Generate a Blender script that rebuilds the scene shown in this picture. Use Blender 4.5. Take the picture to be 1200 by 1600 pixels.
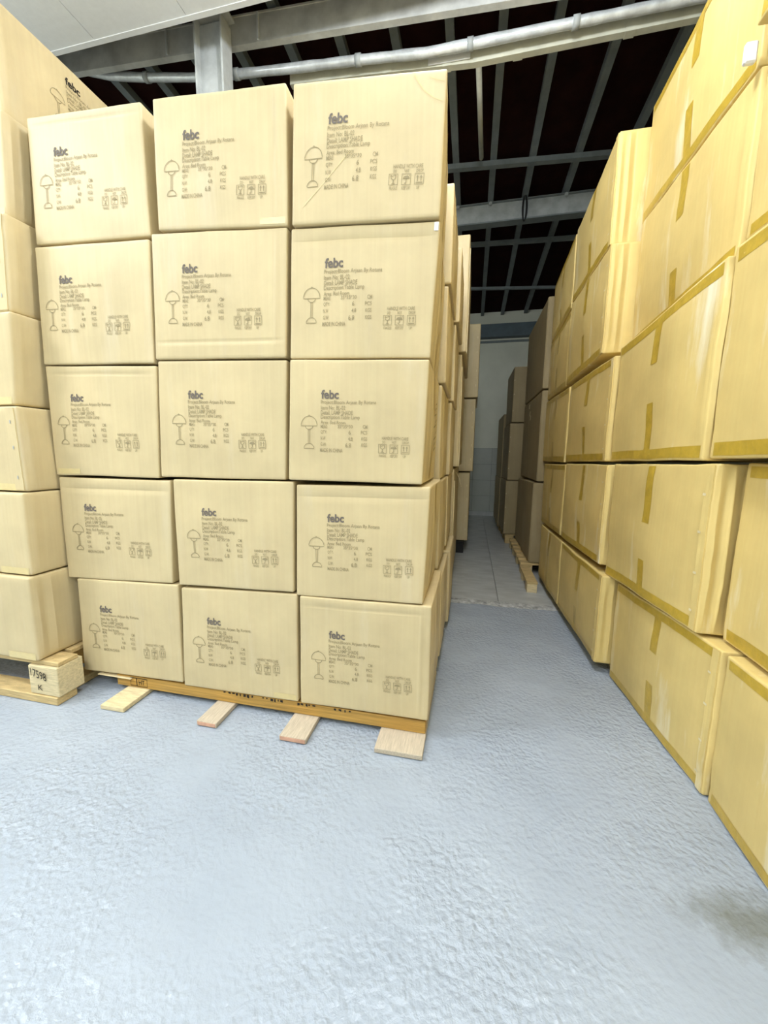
import bpy, math, random
import numpy as np
from mathutils import Vector, Matrix, noise

# ------------------------------------------------------------------ camera
for o in list(bpy.data.objects):
    bpy.data.objects.remove(o)
scene = bpy.context.scene
COL = scene.collection
FPX, CAM_H = 610.0, 1.30
PITCH, ROLL, YAW = math.radians(8.3), math.radians(0.6), math.radians(12.447755)
FW = Vector((-math.sin(YAW) * math.cos(PITCH), math.cos(YAW) * math.cos(PITCH), -math.sin(PITCH)))
_r = Vector((math.cos(YAW), math.sin(YAW), 0))
_u = _r.cross(FW)
RT = _r * math.cos(ROLL) + _u * math.sin(ROLL)
UP = -_r * math.sin(ROLL) + _u * math.cos(ROLL)
cam_data = bpy.data.cameras.new('camera')
cam_data.sensor_fit = 'VERTICAL'
cam_data.sensor_height = 24
cam_data.lens = FPX / 1600 * 24
cam_data.clip_start = 0.05
cam = bpy.data.objects.new('camera', cam_data)
COL.objects.link(cam)
cam.matrix_world = Matrix(((RT.x, UP.x, -FW.x, 0), (RT.y, UP.y, -FW.y, 0), (RT.z, UP.z, -FW.z, CAM_H), (0, 0, 0, 1)))
scene.camera = cam

# ------------------------------------------------------------------ light
scene.view_settings.view_transform = 'Standard'
scene.view_settings.look = 'None'
scene.view_settings.gamma = 1
scene.view_settings.use_curve_mapping = False
scene.view_settings.exposure = 0.47
world = bpy.data.worlds.new('world')
scene.world = world
world.use_nodes = True
world.node_tree.nodes['Background'].inputs[0].default_value = (0.75, 0.85, 1.0, 1)
world.node_tree.nodes['Background'].inputs[1].default_value = 0.03


def ceiling_lamp(x, y, sx, sy, power, col=(0.93, 0.97, 1.0)):
    d = bpy.data.lights.new('ceiling_panel_light', 'AREA')
    d.shape = 'RECTANGLE'
    d.size, d.size_y = sx, sy
    d.energy = power
    d.color = col
    o = bpy.data.objects.new('ceiling_panel_light', d)
    o.location = (x, y, 4.07)
    COL.objects.link(o)
    return o


def hanging_lamp(x, y, z, power, radius=0.12, col=(0.93, 0.97, 1.0)):
    d = bpy.data.lights.new('hanging_lamp_light', 'POINT')
    d.energy = power
    d.shadow_soft_size = radius
    d.color = col
    o = bpy.data.objects.new('hanging_lamp_light', d)
    o.location = (x, y, z)
    COL.objects.link(o)
    return o


hanging_lamp(-0.06, 1.46, 3.8, 77)
hanging_lamp(-2.6, 1.15, 3.8, 13)
ceiling_lamp(-2.2, -1.4, 1.2, 0.6, 48)
ceiling_lamp(-4.0, 0.0, 1.2, 0.6, 95)
ceiling_lamp(-0.3, -1.2, 1.2, 0.6, 36)
ceiling_lamp(-0.1, -2.9, 1.2, 0.6, 40)


# ------------------------------------------------------------------ helpers
def at(px, py, X=None, Y=None, Z=None):
    v = FW + RT * ((px - 600) / FPX) + UP * ((800 - py) / FPX)
    o = Vector((0, 0, CAM_H))
    if X is not None:
        t = (X - o.x) / v.x
    elif Y is not None:
        t = (Y - o.y) / v.y
    else:
        t = (Z - o.z) / v.z
    return o + v * t


def mesh_obj(name, verts, faces, mat, parent=None, base=None, smooth=False):
    """One mesh object; verts in world space are shifted to the parent's base."""
    b = Vector(base) if base is not None else (Vector(parent['_b']) if parent is not None and '_b' in parent else Vector((0, 0, 0)))
    me = bpy.data.meshes.new(name)
    me.from_pydata([tuple(Vector(v) - b) for v in verts], [], faces)
    me.materials.append(mat)
    if smooth:
        me.polygons.foreach_set('use_smooth', [True] * len(me.polygons))
    me.update()
    o = bpy.data.objects.new(name, me)
    COL.objects.link(o)
    if parent is not None:
        o.parent = parent
        o['_b'] = tuple(b)
    else:
        o.location = b
        o['_b'] = tuple(b)
    return o


def tag(o, label, cat=None, group=None, kind=None):
    o['label'] = label
    if cat:
        o['category'] = cat
    if group:
        o['group'] = group
    if kind:
        o['kind'] = kind
    return o


def thing(name, loc, label, cat, group=None):
    o = bpy.data.objects.new(name, None)
    o.location = loc
    o.empty_display_size = 0.1
    o['_b'] = tuple(loc)
    COL.objects.link(o)
    return tag(o, label, cat, group)


def box_vf(x0, x1, y0, y1, z0, z1, bev=0.0):
    if bev <= 0:
        v = [(x, y, z) for x in (x0, x1) for y in (y0, y1) for z in (z0, z1)]
        f = [(0, 1, 3, 2), (4, 6, 7, 5), (0, 4, 5, 1), (2, 3, 7, 6), (0, 2, 6, 4), (1, 5, 7, 3)]
        return v, f
    b = bev
    v, f = [], []
    X, Y, Z = (x0, x1), (y0, y1), (z0, z1)
    idx = {}
    for i in (0, 1):
        for j in (0, 1):
            for k in (0, 1):
                sx, sy, sz = (1 if i == 0 else -1), (1 if j == 0 else -1), (1 if k == 0 else -1)
                for ax in range(3):
                    p = [X[i] + sx * b, Y[j] + sy * b, Z[k] + sz * b]
                    p[ax] = (X[i], Y[j], Z[k])[ax]
                    idx[(i, j, k, ax)] = len(v)
                    v.append(tuple(p))
    for i in (0, 1):
        q = [idx[(i, 0, 0, 0)], idx[(i, 0, 1, 0)], idx[(i, 1, 1, 0)], idx[(i, 1, 0, 0)]]
        f.append(q if i == 0 else q[::-1])
        q = [idx[(0, i, 0, 1)], idx[(1, i, 0, 1)], idx[(1, i, 1, 1)], idx[(0, i, 1, 1)]]
        f.append(q if i == 0 else q[::-1])
        q = [idx[(0, 0, i, 2)], idx[(0, 1, i, 2)], idx[(1, 1, i, 2)], idx[(1, 0, i, 2)]]
        f.append(q if i == 0 else q[::-1])
    for a in (0, 1):
        for c in (0, 1):
            f.append([idx[(a, c, 0, 0)], idx[(a, c, 1, 0)], idx[(a, c, 1, 1)], idx[(a, c, 0, 1)]])
            f.append([idx[(a, 0, c, 0)], idx[(a, 1, c, 0)], idx[(a, 1, c, 2)], idx[(a, 0, c, 2)]])
            f.append([idx[(0, a, c, 1)], idx[(1, a, c, 1)], idx[(1, a, c, 2)], idx[(0, a, c, 2)]])
            for k in (0, 1):
                pass
    for i in (0, 1):
        for j in (0, 1):
            for k in (0, 1):
                f.append([idx[(i, j, k, 0)], idx[(i, j, k, 1)], idx[(i, j, k, 2)]])
    return v, f


def box(name, x0, x1, y0, y1, z0, z1, mat, parent=None, bev=0.0, base=None, fn=None):
    v, f = box_vf(x0, x1, y0, y1, z0, z1, bev)
    if fn:
        v = [fn(Vector(p)) for p in v]
    o = mesh_obj(name, v, f, mat, parent, base)
    if bev > 0:
        import bmesh
        bm = bmesh.new()
        bm.from_mesh(o.data)
        bmesh.ops.recalc_face_normals(bm, faces=bm.faces)
        bm.to_mesh(o.data)
        bm.free()
    return o


# ------------------------------------------------------------------ materials
def new_mat(name):
    m = bpy.data.materials.new(name)
    m.use_nodes = True
    nt = m.node_tree
    return m, nt, nt.nodes['Principled BSDF']


def N(nt, kind, **kw):
    n = nt.nodes.new(kind)
    for k, v in kw.items():
        if k in n.inputs:
            n.inputs[k].default_value = v
        else:
            setattr(n, k, v)
    return n


def simple(name, col, rough=0.6, spec=0.4, metal=0.0, var=0.0, vscale=8.0, bump=0.0, bscale=60.0, stretch=(1, 1, 1)):
    m, nt, p = new_mat(name)
    p.inputs['Base Color'].default_value = (*col, 1)
    p.inputs['Roughness'].default_value = rough
    p.inputs['Specular IOR Level'].default_value = spec
    p.inputs['Metallic'].default_value = metal
    if var > 0 or bump > 0:
        tc = N(nt, 'ShaderNodeTexCoord')
        mp = N(nt, 'ShaderNodeMapping')
        mp.inputs['Scale'].default_value = stretch
        nt.links.new(tc.outputs['Object'], mp.inputs[0])
    if var > 0:
        nz = N(nt, 'ShaderNodeTexNoise', Scale=vscale, Detail=5.0, Roughness=0.6)
        nt.links.new(mp.outputs[0], nz.inputs['Vector'])
        cr = N(nt, 'ShaderNodeValToRGB')
        cr.color_ramp.elements[0].position = 0.3
        cr.color_ramp.elements[1].position = 0.7
        cr.color_ramp.elements[0].color = (*[c * (1 - var) for c in col], 1)
        cr.color_ramp.elements[1].color = (*[min(1, c * (1 + var * 0.7)) for c in col], 1)
        nt.links.new(nz.outputs[0], cr.inputs[0])
        nt.links.new(cr.outputs[0], p.inputs['Base Color'])
    if bump > 0:
        nb = N(nt, 'ShaderNodeTexNoise', Scale=bscale, Detail=3.0)
        nt.links.new(mp.outputs[0], nb.inputs['Vector'])
        bp = N(nt, 'ShaderNodeBump', Strength=bump, Distance=0.01)
        nt.links.new(nb.outputs[0], bp.inputs['Height'])
        nt.links.new(bp.outputs[0], p.inputs['Normal'])
    return m


def cardboard(name, col, scuff_col, scuff, rough=0.55, spec=0.5):
    m, nt, p = new_mat(name)
    L = nt.links.new
    p.inputs['Roughness'].default_value = rough
    p.inputs['Specular IOR Level'].default_value = spec
    tc = N(nt, 'ShaderNodeTexCoord')
    oi = N(nt, 'ShaderNodeObjectInfo')
    ml = N(nt, 'ShaderNodeMath', operation='MULTIPLY')
    ml.inputs[1].default_value = 37.0
    L(oi.outputs['Random'], ml.inputs[0])
    cb = N(nt, 'ShaderNodeCombineXYZ')
    for i in range(3):
        L(ml.outputs[0], cb.inputs[i])
    ad = N(nt, 'ShaderNodeVectorMath', operation='ADD')
    L(tc.outputs['Object'], ad.inputs[0])
    L(cb.outputs[0], ad.inputs[1])
    # broad mottling
    n1 = N(nt, 'ShaderNodeTexNoise', Scale=4.0, Detail=6.0, Roughness=0.6)
    L(ad.outputs[0], n1.inputs['Vector'])
    r1 = N(nt, 'ShaderNodeValToRGB')
    r1.color_ramp.elements[0].position, r1.color_ramp.elements[1].position = 0.3, 0.72
    r1.color_ramp.elements[0].color = (*[c * 0.90 for c in col], 1)
    r1.color_ramp.elements[1].color = (*[min(1, c * 1.06) for c in col], 1)
    L(n1.outputs[0], r1.inputs[0])
    # vertical flute streaks
    mp = N(nt, 'ShaderNodeMapping')
    mp.inputs['Scale'].default_value = (60, 60, 1.2)
    L(ad.outputs[0], mp.inputs[0])
    n2 = N(nt, 'ShaderNodeTexNoise', Scale=1.0, Detail=2.0)
    L(mp.outputs[0], n2.inputs['Vector'])
    mx = N(nt, 'ShaderNodeMix', data_type='RGBA', blend_type='OVERLAY')
    mx.inputs[0].default_value = 0.08
    L(r1.outputs[0], mx.inputs[6])
    L(n2.outputs[0], mx.inputs[7])
    # pale scuffs, long and vertical
    mp3 = N(nt, 'ShaderNodeMapping')
    mp3.inputs['Scale'].default_value = (7, 7, 1.1)
    L(ad.outputs[0], mp3.inputs[0])
    n3 = N(nt, 'ShaderNodeTexNoise', Scale=1.0, Detail=7.0, Roughness=0.62)
    L(mp3.outputs[0], n3.inputs['Vector'])
    r3 = N(nt, 'ShaderNodeValToRGB')
    r3.color_ramp.elements[0].position, r3.color_ramp.elements[1].position = 0.56, 0.74
    r3.color_ramp.elements[0].color = (0, 0, 0, 1)
    r3.color_ramp.elements[1].color = (scuff, scuff, scuff, 1)
    L(n3.outputs[0], r3.inputs[0])
    mx2 = N(nt, 'ShaderNodeMix', data_type='RGBA')
    L(r3.outputs[0], mx2.inputs[0])
    L(mx.outputs[2], mx2.inputs[6])
    mx2.inputs[7].default_value = (*scuff_col, 1)
    L(mx2.outputs[2], p.inputs['Base Color'])
    # corrugation relief
    bp = N(nt, 'ShaderNodeBump', Strength=0.05, Distance=0.004)
    L(n2.outputs[0], bp.inputs['Height'])
    L(bp.outputs[0], p.inputs['Normal'])
    return m


M_CREAM = cardboard('cream_cardboard', (0.635, 0.515, 0.295), (0.71, 0.63, 0.47), 0.35, rough=0.5, spec=0.36)
M_KRAFT = cardboard('kraft_cardboard', (0.74, 0.565, 0.22), (0.88, 0.82, 0.62), 0.9, rough=0.55, spec=0.35)
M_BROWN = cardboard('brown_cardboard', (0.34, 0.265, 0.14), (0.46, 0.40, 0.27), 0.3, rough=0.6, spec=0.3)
M_FLAP = simple('flap_cardboard', (0.76, 0.66, 0.42), 0.6, 0.4, var=0.1, vscale=12)
M_TAPE = simple('parcel_tape', (0.56, 0.38, 0.05), 0.28, 0.5, var=0.15, vscale=25, bump=0.15, bscale=50)
M_TAPE2 = simple('pale_parcel_tape', (0.70, 0.57, 0.28), 0.3, 0.5, var=0.08, vscale=25, bump=0.12, bscale=50)
M_INK = simple('grey_brown_ink', (0.34, 0.28, 0.16), 0.7, 0.2)
M_INKD = simple('dark_logo_ink', (0.17, 0.145, 0.125), 0.7, 0.2)
M_BLACK = simple('black_ink', (0.03, 0.025, 0.02), 0.7, 0.2)
M_PINE = simple('pine_wood', (0.62, 0.46, 0.22), 0.7, 0.3, var=0.3, vscale=3, stretch=(3, 14, 40), bump=0.2, bscale=20)
M_PINEL = simple('pale_pine_wood', (0.72, 0.60, 0.36), 0.7, 0.3, var=0.22, vscale=4, stretch=(4, 18, 30), bump=0.25, bscale=20)
M_AMBER = simple('amber_timber', (0.50, 0.29, 0.07), 0.6, 0.3, var=0.35, vscale=3, stretch=(1.2, 20, 60), bump=0.15, bscale=10)
M_GREYWOOD = simple('weathered_board', (0.55, 0.47, 0.36), 0.8, 0.2, var=0.2, vscale=5, stretch=(30, 3, 30), bump=0.2, bscale=10)
M_PINKWOOD = simple('pink_painted_end', (0.62, 0.36, 0.25), 0.8, 0.2, var=0.25, vscale=20)
M_BLACKPL = simple('black_plastic', (0.015, 0.015, 0.016), 0.5, 0.4)
M_STEEL = simple('grey_painted_steel', (0.42, 0.45, 0.46), 0.55, 0.4, var=0.22, vscale=9)
M_PALEST = simple('pale_grey_steel', (0.64, 0.67, 0.68), 0.55, 0.4, var=0.2, vscale=8)
M_MOTTLE = simple('mottled_steel', (0.58, 0.59, 0.57), 0.6, 0.4, var=0.28, vscale=5)
M_STEELD = simple('dark_grey_steel', (0.20, 0.23, 0.24), 0.55, 0.4, var=0.2, vscale=6)
M_BLUEST = simple('blue_grey_steel', (0.10, 0.14, 0.17), 0.5, 0.4, var=0.2, vscale=6)
M_ROOF = simple('dark_red_roof_sheet', (0.018, 0.005, 0.004), 0.9, 0.1, var=0.4, vscale=5)
M_FOIL = simple('galvanised_foil', (0.74, 0.78, 0.82), 0.3, 0.6, metal=0.35, var=0.3, vscale=9, bump=0.6, bscale=14)
M_TRUNK = simple('cream_trunking', (0.62, 0.62, 0.52), 0.45, 0.4, var=0.12, vscale=12)
M_WHITE = simple('white_plastic', (0.82, 0.83, 0.84), 0.4, 0.4)
M_CEIL = simple('white_ceiling_board', (0.90, 0.915, 0.93), 0.8, 0.2, var=0.03, vscale=30)
M_WALL = simple('pale_plaster', (0.74, 0.75, 0.66), 0.8, 0.2, var=0.08, vscale=2)
M_WTILE = simple('grey_wall_tile', (0.40, 0.42, 0.39), 0.35, 0.5, var=0.08, vscale=3)
M_GROUT = simple('dark_grout', (0.12, 0.13, 0.13), 0.9, 0.1)
M_FTILE = simple('grey_floor_tile', (0.48, 0.50, 0.50), 0.38, 0.5, var=0.22, vscale=4, stretch=(1, 2.5, 1))
M_EDGE = simple('broken_screed', (0.45, 0.46, 0.46), 0.9, 0.2, var=0.55, vscale=22, bump=0.8, bscale=40)


def floor_material():
    m, nt, p = new_mat('pale_blue_floor_paint')
    L = nt.links.new
    geo = N(nt, 'ShaderNodeNewGeometry')
    pos = geo.outputs['Position']
    n1 = N(nt, 'ShaderNodeTexNoise', Scale=1.3, Detail=6.0, Roughness=0.6)
    L(pos, n1.inputs['Vector'])
    cr = N(nt, 'ShaderNodeValToRGB')
    cr.color_ramp.elements[0].position, cr.color_ramp.elements[1].position = 0.3, 0.7
    cr.color_ramp.elements[0].color = (0.325, 0.375, 0.45, 1)
    cr.color_ramp.elements[1].color = (0.40, 0.45, 0.525, 1)
    L(n1.outputs[0], cr.inputs[0])
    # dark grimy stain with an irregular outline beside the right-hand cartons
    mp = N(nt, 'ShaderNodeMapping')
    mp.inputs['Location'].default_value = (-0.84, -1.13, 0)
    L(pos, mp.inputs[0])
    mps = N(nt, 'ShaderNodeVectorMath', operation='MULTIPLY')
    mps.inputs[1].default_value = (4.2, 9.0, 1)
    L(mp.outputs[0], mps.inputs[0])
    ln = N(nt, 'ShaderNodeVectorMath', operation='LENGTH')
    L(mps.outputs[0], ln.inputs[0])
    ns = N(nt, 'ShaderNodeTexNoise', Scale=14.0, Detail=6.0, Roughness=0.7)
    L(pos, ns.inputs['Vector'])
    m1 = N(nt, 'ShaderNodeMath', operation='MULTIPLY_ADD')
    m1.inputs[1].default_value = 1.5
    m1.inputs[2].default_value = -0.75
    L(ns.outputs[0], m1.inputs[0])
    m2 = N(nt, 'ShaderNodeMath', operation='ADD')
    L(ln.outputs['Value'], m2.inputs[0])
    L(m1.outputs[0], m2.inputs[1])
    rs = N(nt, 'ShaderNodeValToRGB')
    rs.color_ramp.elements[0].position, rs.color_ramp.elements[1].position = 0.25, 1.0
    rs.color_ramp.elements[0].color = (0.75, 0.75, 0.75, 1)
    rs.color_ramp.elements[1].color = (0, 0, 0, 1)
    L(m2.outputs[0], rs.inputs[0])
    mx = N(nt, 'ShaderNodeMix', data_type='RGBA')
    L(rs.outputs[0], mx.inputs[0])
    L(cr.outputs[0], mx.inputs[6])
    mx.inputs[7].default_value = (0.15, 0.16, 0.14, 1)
    # small dark specks
    v = N(nt, 'ShaderNodeTexVoronoi', Scale=5.0)
    L(pos, v.inputs['Vector'])
    rv = N(nt, 'ShaderNodeValToRGB')
    rv.color_ramp.elements[0].position, rv.color_ramp.elements[1].position = 0.012, 0.03
    rv.color_ramp.elements[0].color = (0.45, 0.45, 0.45, 1)
    rv.color_ramp.elements[1].color = (0, 0, 0, 1)
    L(v.outputs['Distance'], rv.inputs[0])
    mx3 = N(nt, 'ShaderNodeMix', data_type='RGBA')
    L(rv.outputs[0], mx3.inputs[0])
    L(mx.outputs[2], mx3.inputs[6])
    mx3.inputs[7].default_value = (0.12, 0.13, 0.13, 1)
    L(mx3.outputs[2], p.inputs['Base Color'])
    p.inputs['Roughness'].default_value = 0.24
    p.inputs['Specular IOR Level'].default_value = 0.5
    # lumpy trowelled paint: soft blobs, rougher in patches
    nb = N(nt, 'ShaderNodeTexNoise', Scale=46.0, Detail=4.0, Roughness=0.55, Distortion=0.2)
    L(pos, nb.inputs['Vector'])
    vo = N(nt, 'ShaderNodeTexVoronoi', Scale=52.0, feature='SMOOTH_F1')
    vo.inputs['Smoothness'].default_value = 0.6
    nd = N(nt, 'ShaderNodeTexNoise', Scale=9.0, Detail=2.0)
    L(pos, nd.inputs['Vector'])
    va = N(nt, 'ShaderNodeVectorMath', operation='SCALE')
    va.inputs['Scale'].default_value = 0.06
    L(nd.outputs['Color'], va.inputs[0])
    vb = N(nt, 'ShaderNodeVectorMath', operation='ADD')
    L(pos, vb.inputs[0])
    L(va.outputs[0], vb.inputs[1])
    L(vb.outputs[0], vo.inputs['Vector'])
    vm = N(nt, 'ShaderNodeMath', operation='MULTIPLY_ADD')
    vm.inputs[1].default_value = -0.6
    L(vo.outputs['Distance'], vm.inputs[0])
    L(nb.outputs[0], vm.inputs[2])
    npz = N(nt, 'ShaderNodeTexNoise', Scale=1.7, Detail=3.0)
    L(pos, npz.inputs['Vector'])
    rp = N(nt, 'ShaderNodeValToRGB')
    rp.color_ramp.elements[0].position, rp.color_ramp.elements[1].position = 0.38, 0.60
    rp.color_ramp.elements[0].color = (0.22, 0.22, 0.22, 1)
    L(npz.outputs[0], rp.inputs[0])
    mm = N(nt, 'ShaderNodeMath', operation='MULTIPLY')
    L(vm.outputs[0], mm.inputs[0])
    L(rp.outputs[0], mm.inputs[1])
    nf = N(nt, 'ShaderNodeTexNoise', Scale=5.0, Detail=3.0)
    L(pos, nf.inputs['Vector'])
    m5 = N(nt, 'ShaderNodeMath', operation='MULTIPLY_ADD')
    m5.inputs[1].default_value = 1.5
    L(nf.outputs[0], m5.inputs[0])
    L(mm.outputs[0], m5.inputs[2])
    bp = N(nt, 'ShaderNodeBump', Strength=0.75, Distance=0.011)
    L(m5.outputs[0], bp.inputs['Height'])
    L(bp.outputs[0], p.inputs['Normal'])
    return m


M_FLOOR = floor_material()

# ------------------------------------------------------------------ room shell
XL, XR, YF, YB = -5.0, 2.6, -4.0, 8.8
CEIL_Z, CEIL_Y = 4.10, 2.64
TILE_Y = 3.50


def roof_z(y):
    return 4.45 - 0.05 * (y - 2.9)


fl = box('floor', XL, XR, YF, YB, -0.2, -0.012, M_GROUT)
tag(fl, 'pale blue painted floor running into grey tiles', kind='structure')
box('painted_screed', XL, XR, YF, TILE_Y - 0.02, -0.012, 0.0, M_FLOOR, fl)
# broken edge strip between paint and tiles
rnd = random.Random(3)
vv, ff = [], []
n = 90
for i in range(n + 1):
    x = -1.2 + 3.2 * i / n
    y0 = TILE_Y - 0.10 + 0.02 * noise.noise((x * 5, 0, 0)) + 0.008 * rnd.uniform(-1, 1)
    y1 = TILE_Y + 0.015 * noise.noise((x * 7, 3, 0)) + 0.01
    z = 0.004 + 0.003 * rnd.random()
    vv += [(x, y0, -0.001), (x, y0 + 0.03, z), (x, y1 - 0.01, z + 0.004), (x, y1, 0.001)]
    if i:
        a = 4 * (i - 1)
        for k in range(3):
            ff.append((a + k, a + 4 + k, a + 5 + k, a + 1 + k))
mesh_obj('broken_edge', vv, ff, M_EDGE, fl)
# floor tiles, one by one
TW = 0.62
tile_me = None
for i in range(-5, 4):
    for j in range(0, 9):
        x0, y0 = 0.29 + i * TW, TILE_Y + 0.004 + j * TW
        if y0 + TW > YB + 0.3 or x0 + TW > XR:
            continue
        if tile_me is None:
            t = box('floor_tile', 0.002, TW - 0.002, 0.002, TW - 0.002, -0.012, 0.001, M_FTILE, fl, bev=0.0015)
            tile_me = t.data
            t.location = (x0, y0, 0)
        else:
            t = bpy.data.objects.new('floor_tile', tile_me)
            COL.objects.link(t)
            t.parent = fl
            t.location = (x0, y0, 0)

wb = box('wall_back', XL, XR, YB, YB + 0.2, 0, 4.6, M_WALL)
tag(wb, 'pale plaster end wall with grey tiled lower half', kind='structure')
box('grout_backing', -1.5, 1.6, YB - 0.008, YB, 0, 1.47, M_GROUT, wb)
wt = None
for i in range(8):
    for j in range(4):
        x0, z0 = -1.5 + i * 0.385, 0.10 + j * 0.342
        if wt is None:
            t = box('wall_tile', 0.002, 0.383, YB - 0.014, YB - 0.004, 0.002, 0.34, M_WTILE, wb, bev=0.0015)
            wt = t.data
        else:
            t = bpy.data.objects.new('wall_tile', wt)
            COL.objects.link(t)
            t.parent = wb
        t.location = (x0, 0, z0)
for i in range(5):
    box('skirting_tile', -1.5 + i * 0.62 + 0.002, -1.5 + (i + 1) * 0.62 - 0.002, YB - 0.02, YB - 0.002, 0.001, 0.097, M_FTILE, wb)
box('ledge', XL, XR, YB - 0.03, YB, 3.62, 3.66, M_STEELD, wb)
hb = box('header_beam', XL, XR, YB - 0.16, YB - 0.001, 3.70, 3.95, M_BLUEST, wb)
tag(box('wall_left', XL - 0.2, XL, YF, YB, 0, 4.7, M_WALL), 'pale left wall', kind='structure')
tag(box('wall_right', XR, XR + 0.2, YF, YB, 0, 4.7, M_WALL), 'pale right wall', kind='structure')
tag(box('wall_front', XL, XR, YF - 0.2, YF, 0, 4.7, M_WALL), 'pale wall behind the viewer', kind='structure')

# suspended white ceiling, boards with open joints
ce = box('ceiling', XL, XR, YF, CEIL_Y - 0.02, CEIL_Z + 0.012, CEIL_Z + 0.03, M_STEELD)
tag(ce, 'white suspended ceiling boards over the front of the store', kind='structure')
seams = [-4.86, -4.12, -3.38, -2.645, -1.92, -1.19, -0.46, 0.27, 1.0, 1.73, 2.46]
ys = [CEIL_Y - 0.03, CEIL_Y - 1.25, CEIL_Y - 2.47, CEIL_Y - 3.69, CEIL_Y - 4.91, CEIL_Y - 6.13]
for a, b in zip(seams[:-1], seams[1:]):
    for y1, y0 in zip(ys[:-1], ys[1:]):
        box('ceiling_board', a + 0.002, b - 0.002, y0 + 0.002, y1 - 0.002, CEIL_Z, CEIL_Z + 0.012, M_CEIL, ce)
box('edge_trim', XL, XR, CEIL_Y - 0.032, CEIL_Y, CEIL_Z - 0.004, CEIL_Z + 0.05, M_CEIL, ce)

# dark roof over the back with purlins and cross bars
vv = [(XL, 2.2, roof_z(2.2) + 0.07), (XR, 2.2, roof_z(2.2) + 0.07), (XR, YB, roof_z(YB) + 0.07), (XL, YB, roof_z(YB) + 0.07)]
vv += [(x, y, z + 0.04) for x, y, z in vv]
rf = mesh_obj('roof', vv, [(0, 1, 2, 3), (7, 6, 5, 4), (0, 4, 5, 1), (1, 5, 6, 2), (2, 6, 7, 3), (3, 7, 4, 0)], M_ROOF)
tag(rf, 'dark red-black sheet roof on grey purlins', kind='structure')


def on_roof(z0, z1, x0, x1, y0, y1, name, mat):
    v = []
    for x in (x0, x1):
        for y in (y0, y1):
            for z in (z0, z1):
                v.append((x, y, roof_z(y) + z))
    return mesh_obj(name, v, box_vf(0, 1, 0, 1, 0, 1)[1], mat, rf)


for x in (-4.3, -3.9, -3.5, -3.11, -2.73, -2.31, -1.93, -1.52, -1.12, -0.70, -0.29, 0.095, 0.49, 0.94, 1.42, 1.85, 2.25):
    on_roof(0.0, 0.07, x - 0.032, x + 0.032, 2.3, YB - 0.02, 'purlin', M_STEELD)


def cross_bar(pa, pb, dz, h, d, name, mat, x0=-2.0, x1=2.5):
    a, b = Vector(pa), Vector(pb)
    k = (b.y - a.y) / (b.x - a.x)
    ya, yb = a.y + k * (x0 - a.x), a.y + k * (x1 - a.x)
    v = []
    for x, y in ((x0, ya), (x1, yb)):
        for yy in (0, d):
            for z in (0, h):
                v.append((x, y + yy, roof_z(y) + dz - h + z))
    return mesh_obj(name, v, box_vf(0, 1, 0, 1, 0, 1)[1], mat, rf)


cross_bar(at(707, 259, Z=4.34), at(952, 236, Z=4.34), -0.002, 0.05, 0.06, 'cross_bar', M_STEELD)
cross_bar(at(735, 384, Z=4.24), at(900, 372, Z=4.24), -0.002, 0.05, 0.05, 'cross_bar', M_STEELD)
cross_bar(at(745, 452, Z=4.18), at(870, 449, Z=4.18), -0.002, 0.04, 0.05, 'cross_bar', M_STEELD)

# ------------------------------------------------------------------ steelwork
bY = 5.38
zt = roof_z(bY) - 0.004
t = thing('steel_beam', (0, bY, zt - 0.27), 'wide grey steel beam crossing the aisle under the dark roof', 'beam')
box('top_flange', -4.5, 2.5, bY - 0.06, bY + 0.06, zt - 0.012, zt, M_STEELD, t)
box('web', -4.5, 2.5, bY - 0.03, bY - 0.015, zt - 0.215, zt - 0.012, M_STEEL, t)
box('bottom_flange', -4.5, 2.5, bY - 0.06, bY + 0.06, zt - 0.23, zt - 0.215, M_STEELD, t)
for x in (-0.29, 0.095, 0.94, 1.42):
    v, f = [], []
    for i in range(8):
        a = i * math.pi / 4
        v += [(x + 0.02 * math.cos(a), bY - 0.06, zt - 0.03 + 0.02 * math.sin(a)), (x + 0.02 * math.cos(a), bY - 0.085, zt - 0.03 + 0.02 * math.sin(a))]
    for i in range(8):
        j = (i + 1) % 8
        f.append((2 * i, 2 * j, 2 * j + 1, 2 * i + 1))
    f.append([2 * i + 1 for i in range(8)])
    mesh_obj('bolt', v, f, M_STEEL, t)
# cable clamp loop on the beam
v, f = [], []
for i in range(17):
    a = i / 16 * 2 * math.pi
    cx, cz = 0.49 + 0.022 * math.cos(a), zt - 0.12 + 0.14 * math.sin(a)
    for k in range(6):
        b = k * math.pi / 3
        v.append((cx + 0.012 * math.cos(b) * math.cos(a), bY - 0.075 + 0.012 * math.sin(b), cz + 0.012 * math.cos(b) * math.sin(a)))
    if i:
        for k in range(6):
            f.append(((i - 1) * 6 + k, (i - 1) * 6 + (k + 1) % 6, i * 6 + (k + 1) % 6, i * 6 + k))
mesh_obj('cable_loop', v, f, M_BLACKPL, t)

t = thing('eaves_beam', (-1.5, 2.98, 4.1), 'mottled grey steel beam just below the white ceiling edge', 'beam')


def tilt(p):
    return Vector((p.x, p.y, p.z - 0.056 * (p.x + 2.1)))


box('web', -4.6, 2.4, 2.955, 2.99, 4.235, 4.40, M_MOTTLE, t, fn=tilt)
box('bottom_flange', -4.6, 2.4, 2.95, 2.995, 4.223, 4.235, M_MOTTLE, t, fn=tilt)
box('top_flange', -4.6, 2.4, 2.95, 3.03, 4.40, 4.412, M_MOTTLE, t, fn=tilt)
for x in (-2.35, -1.60):
    box('stiffener', x - 0.006, x + 0.006, 2.94, 2.955, 4.235, 4.40, M_PALEST, t, fn=tilt)

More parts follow.
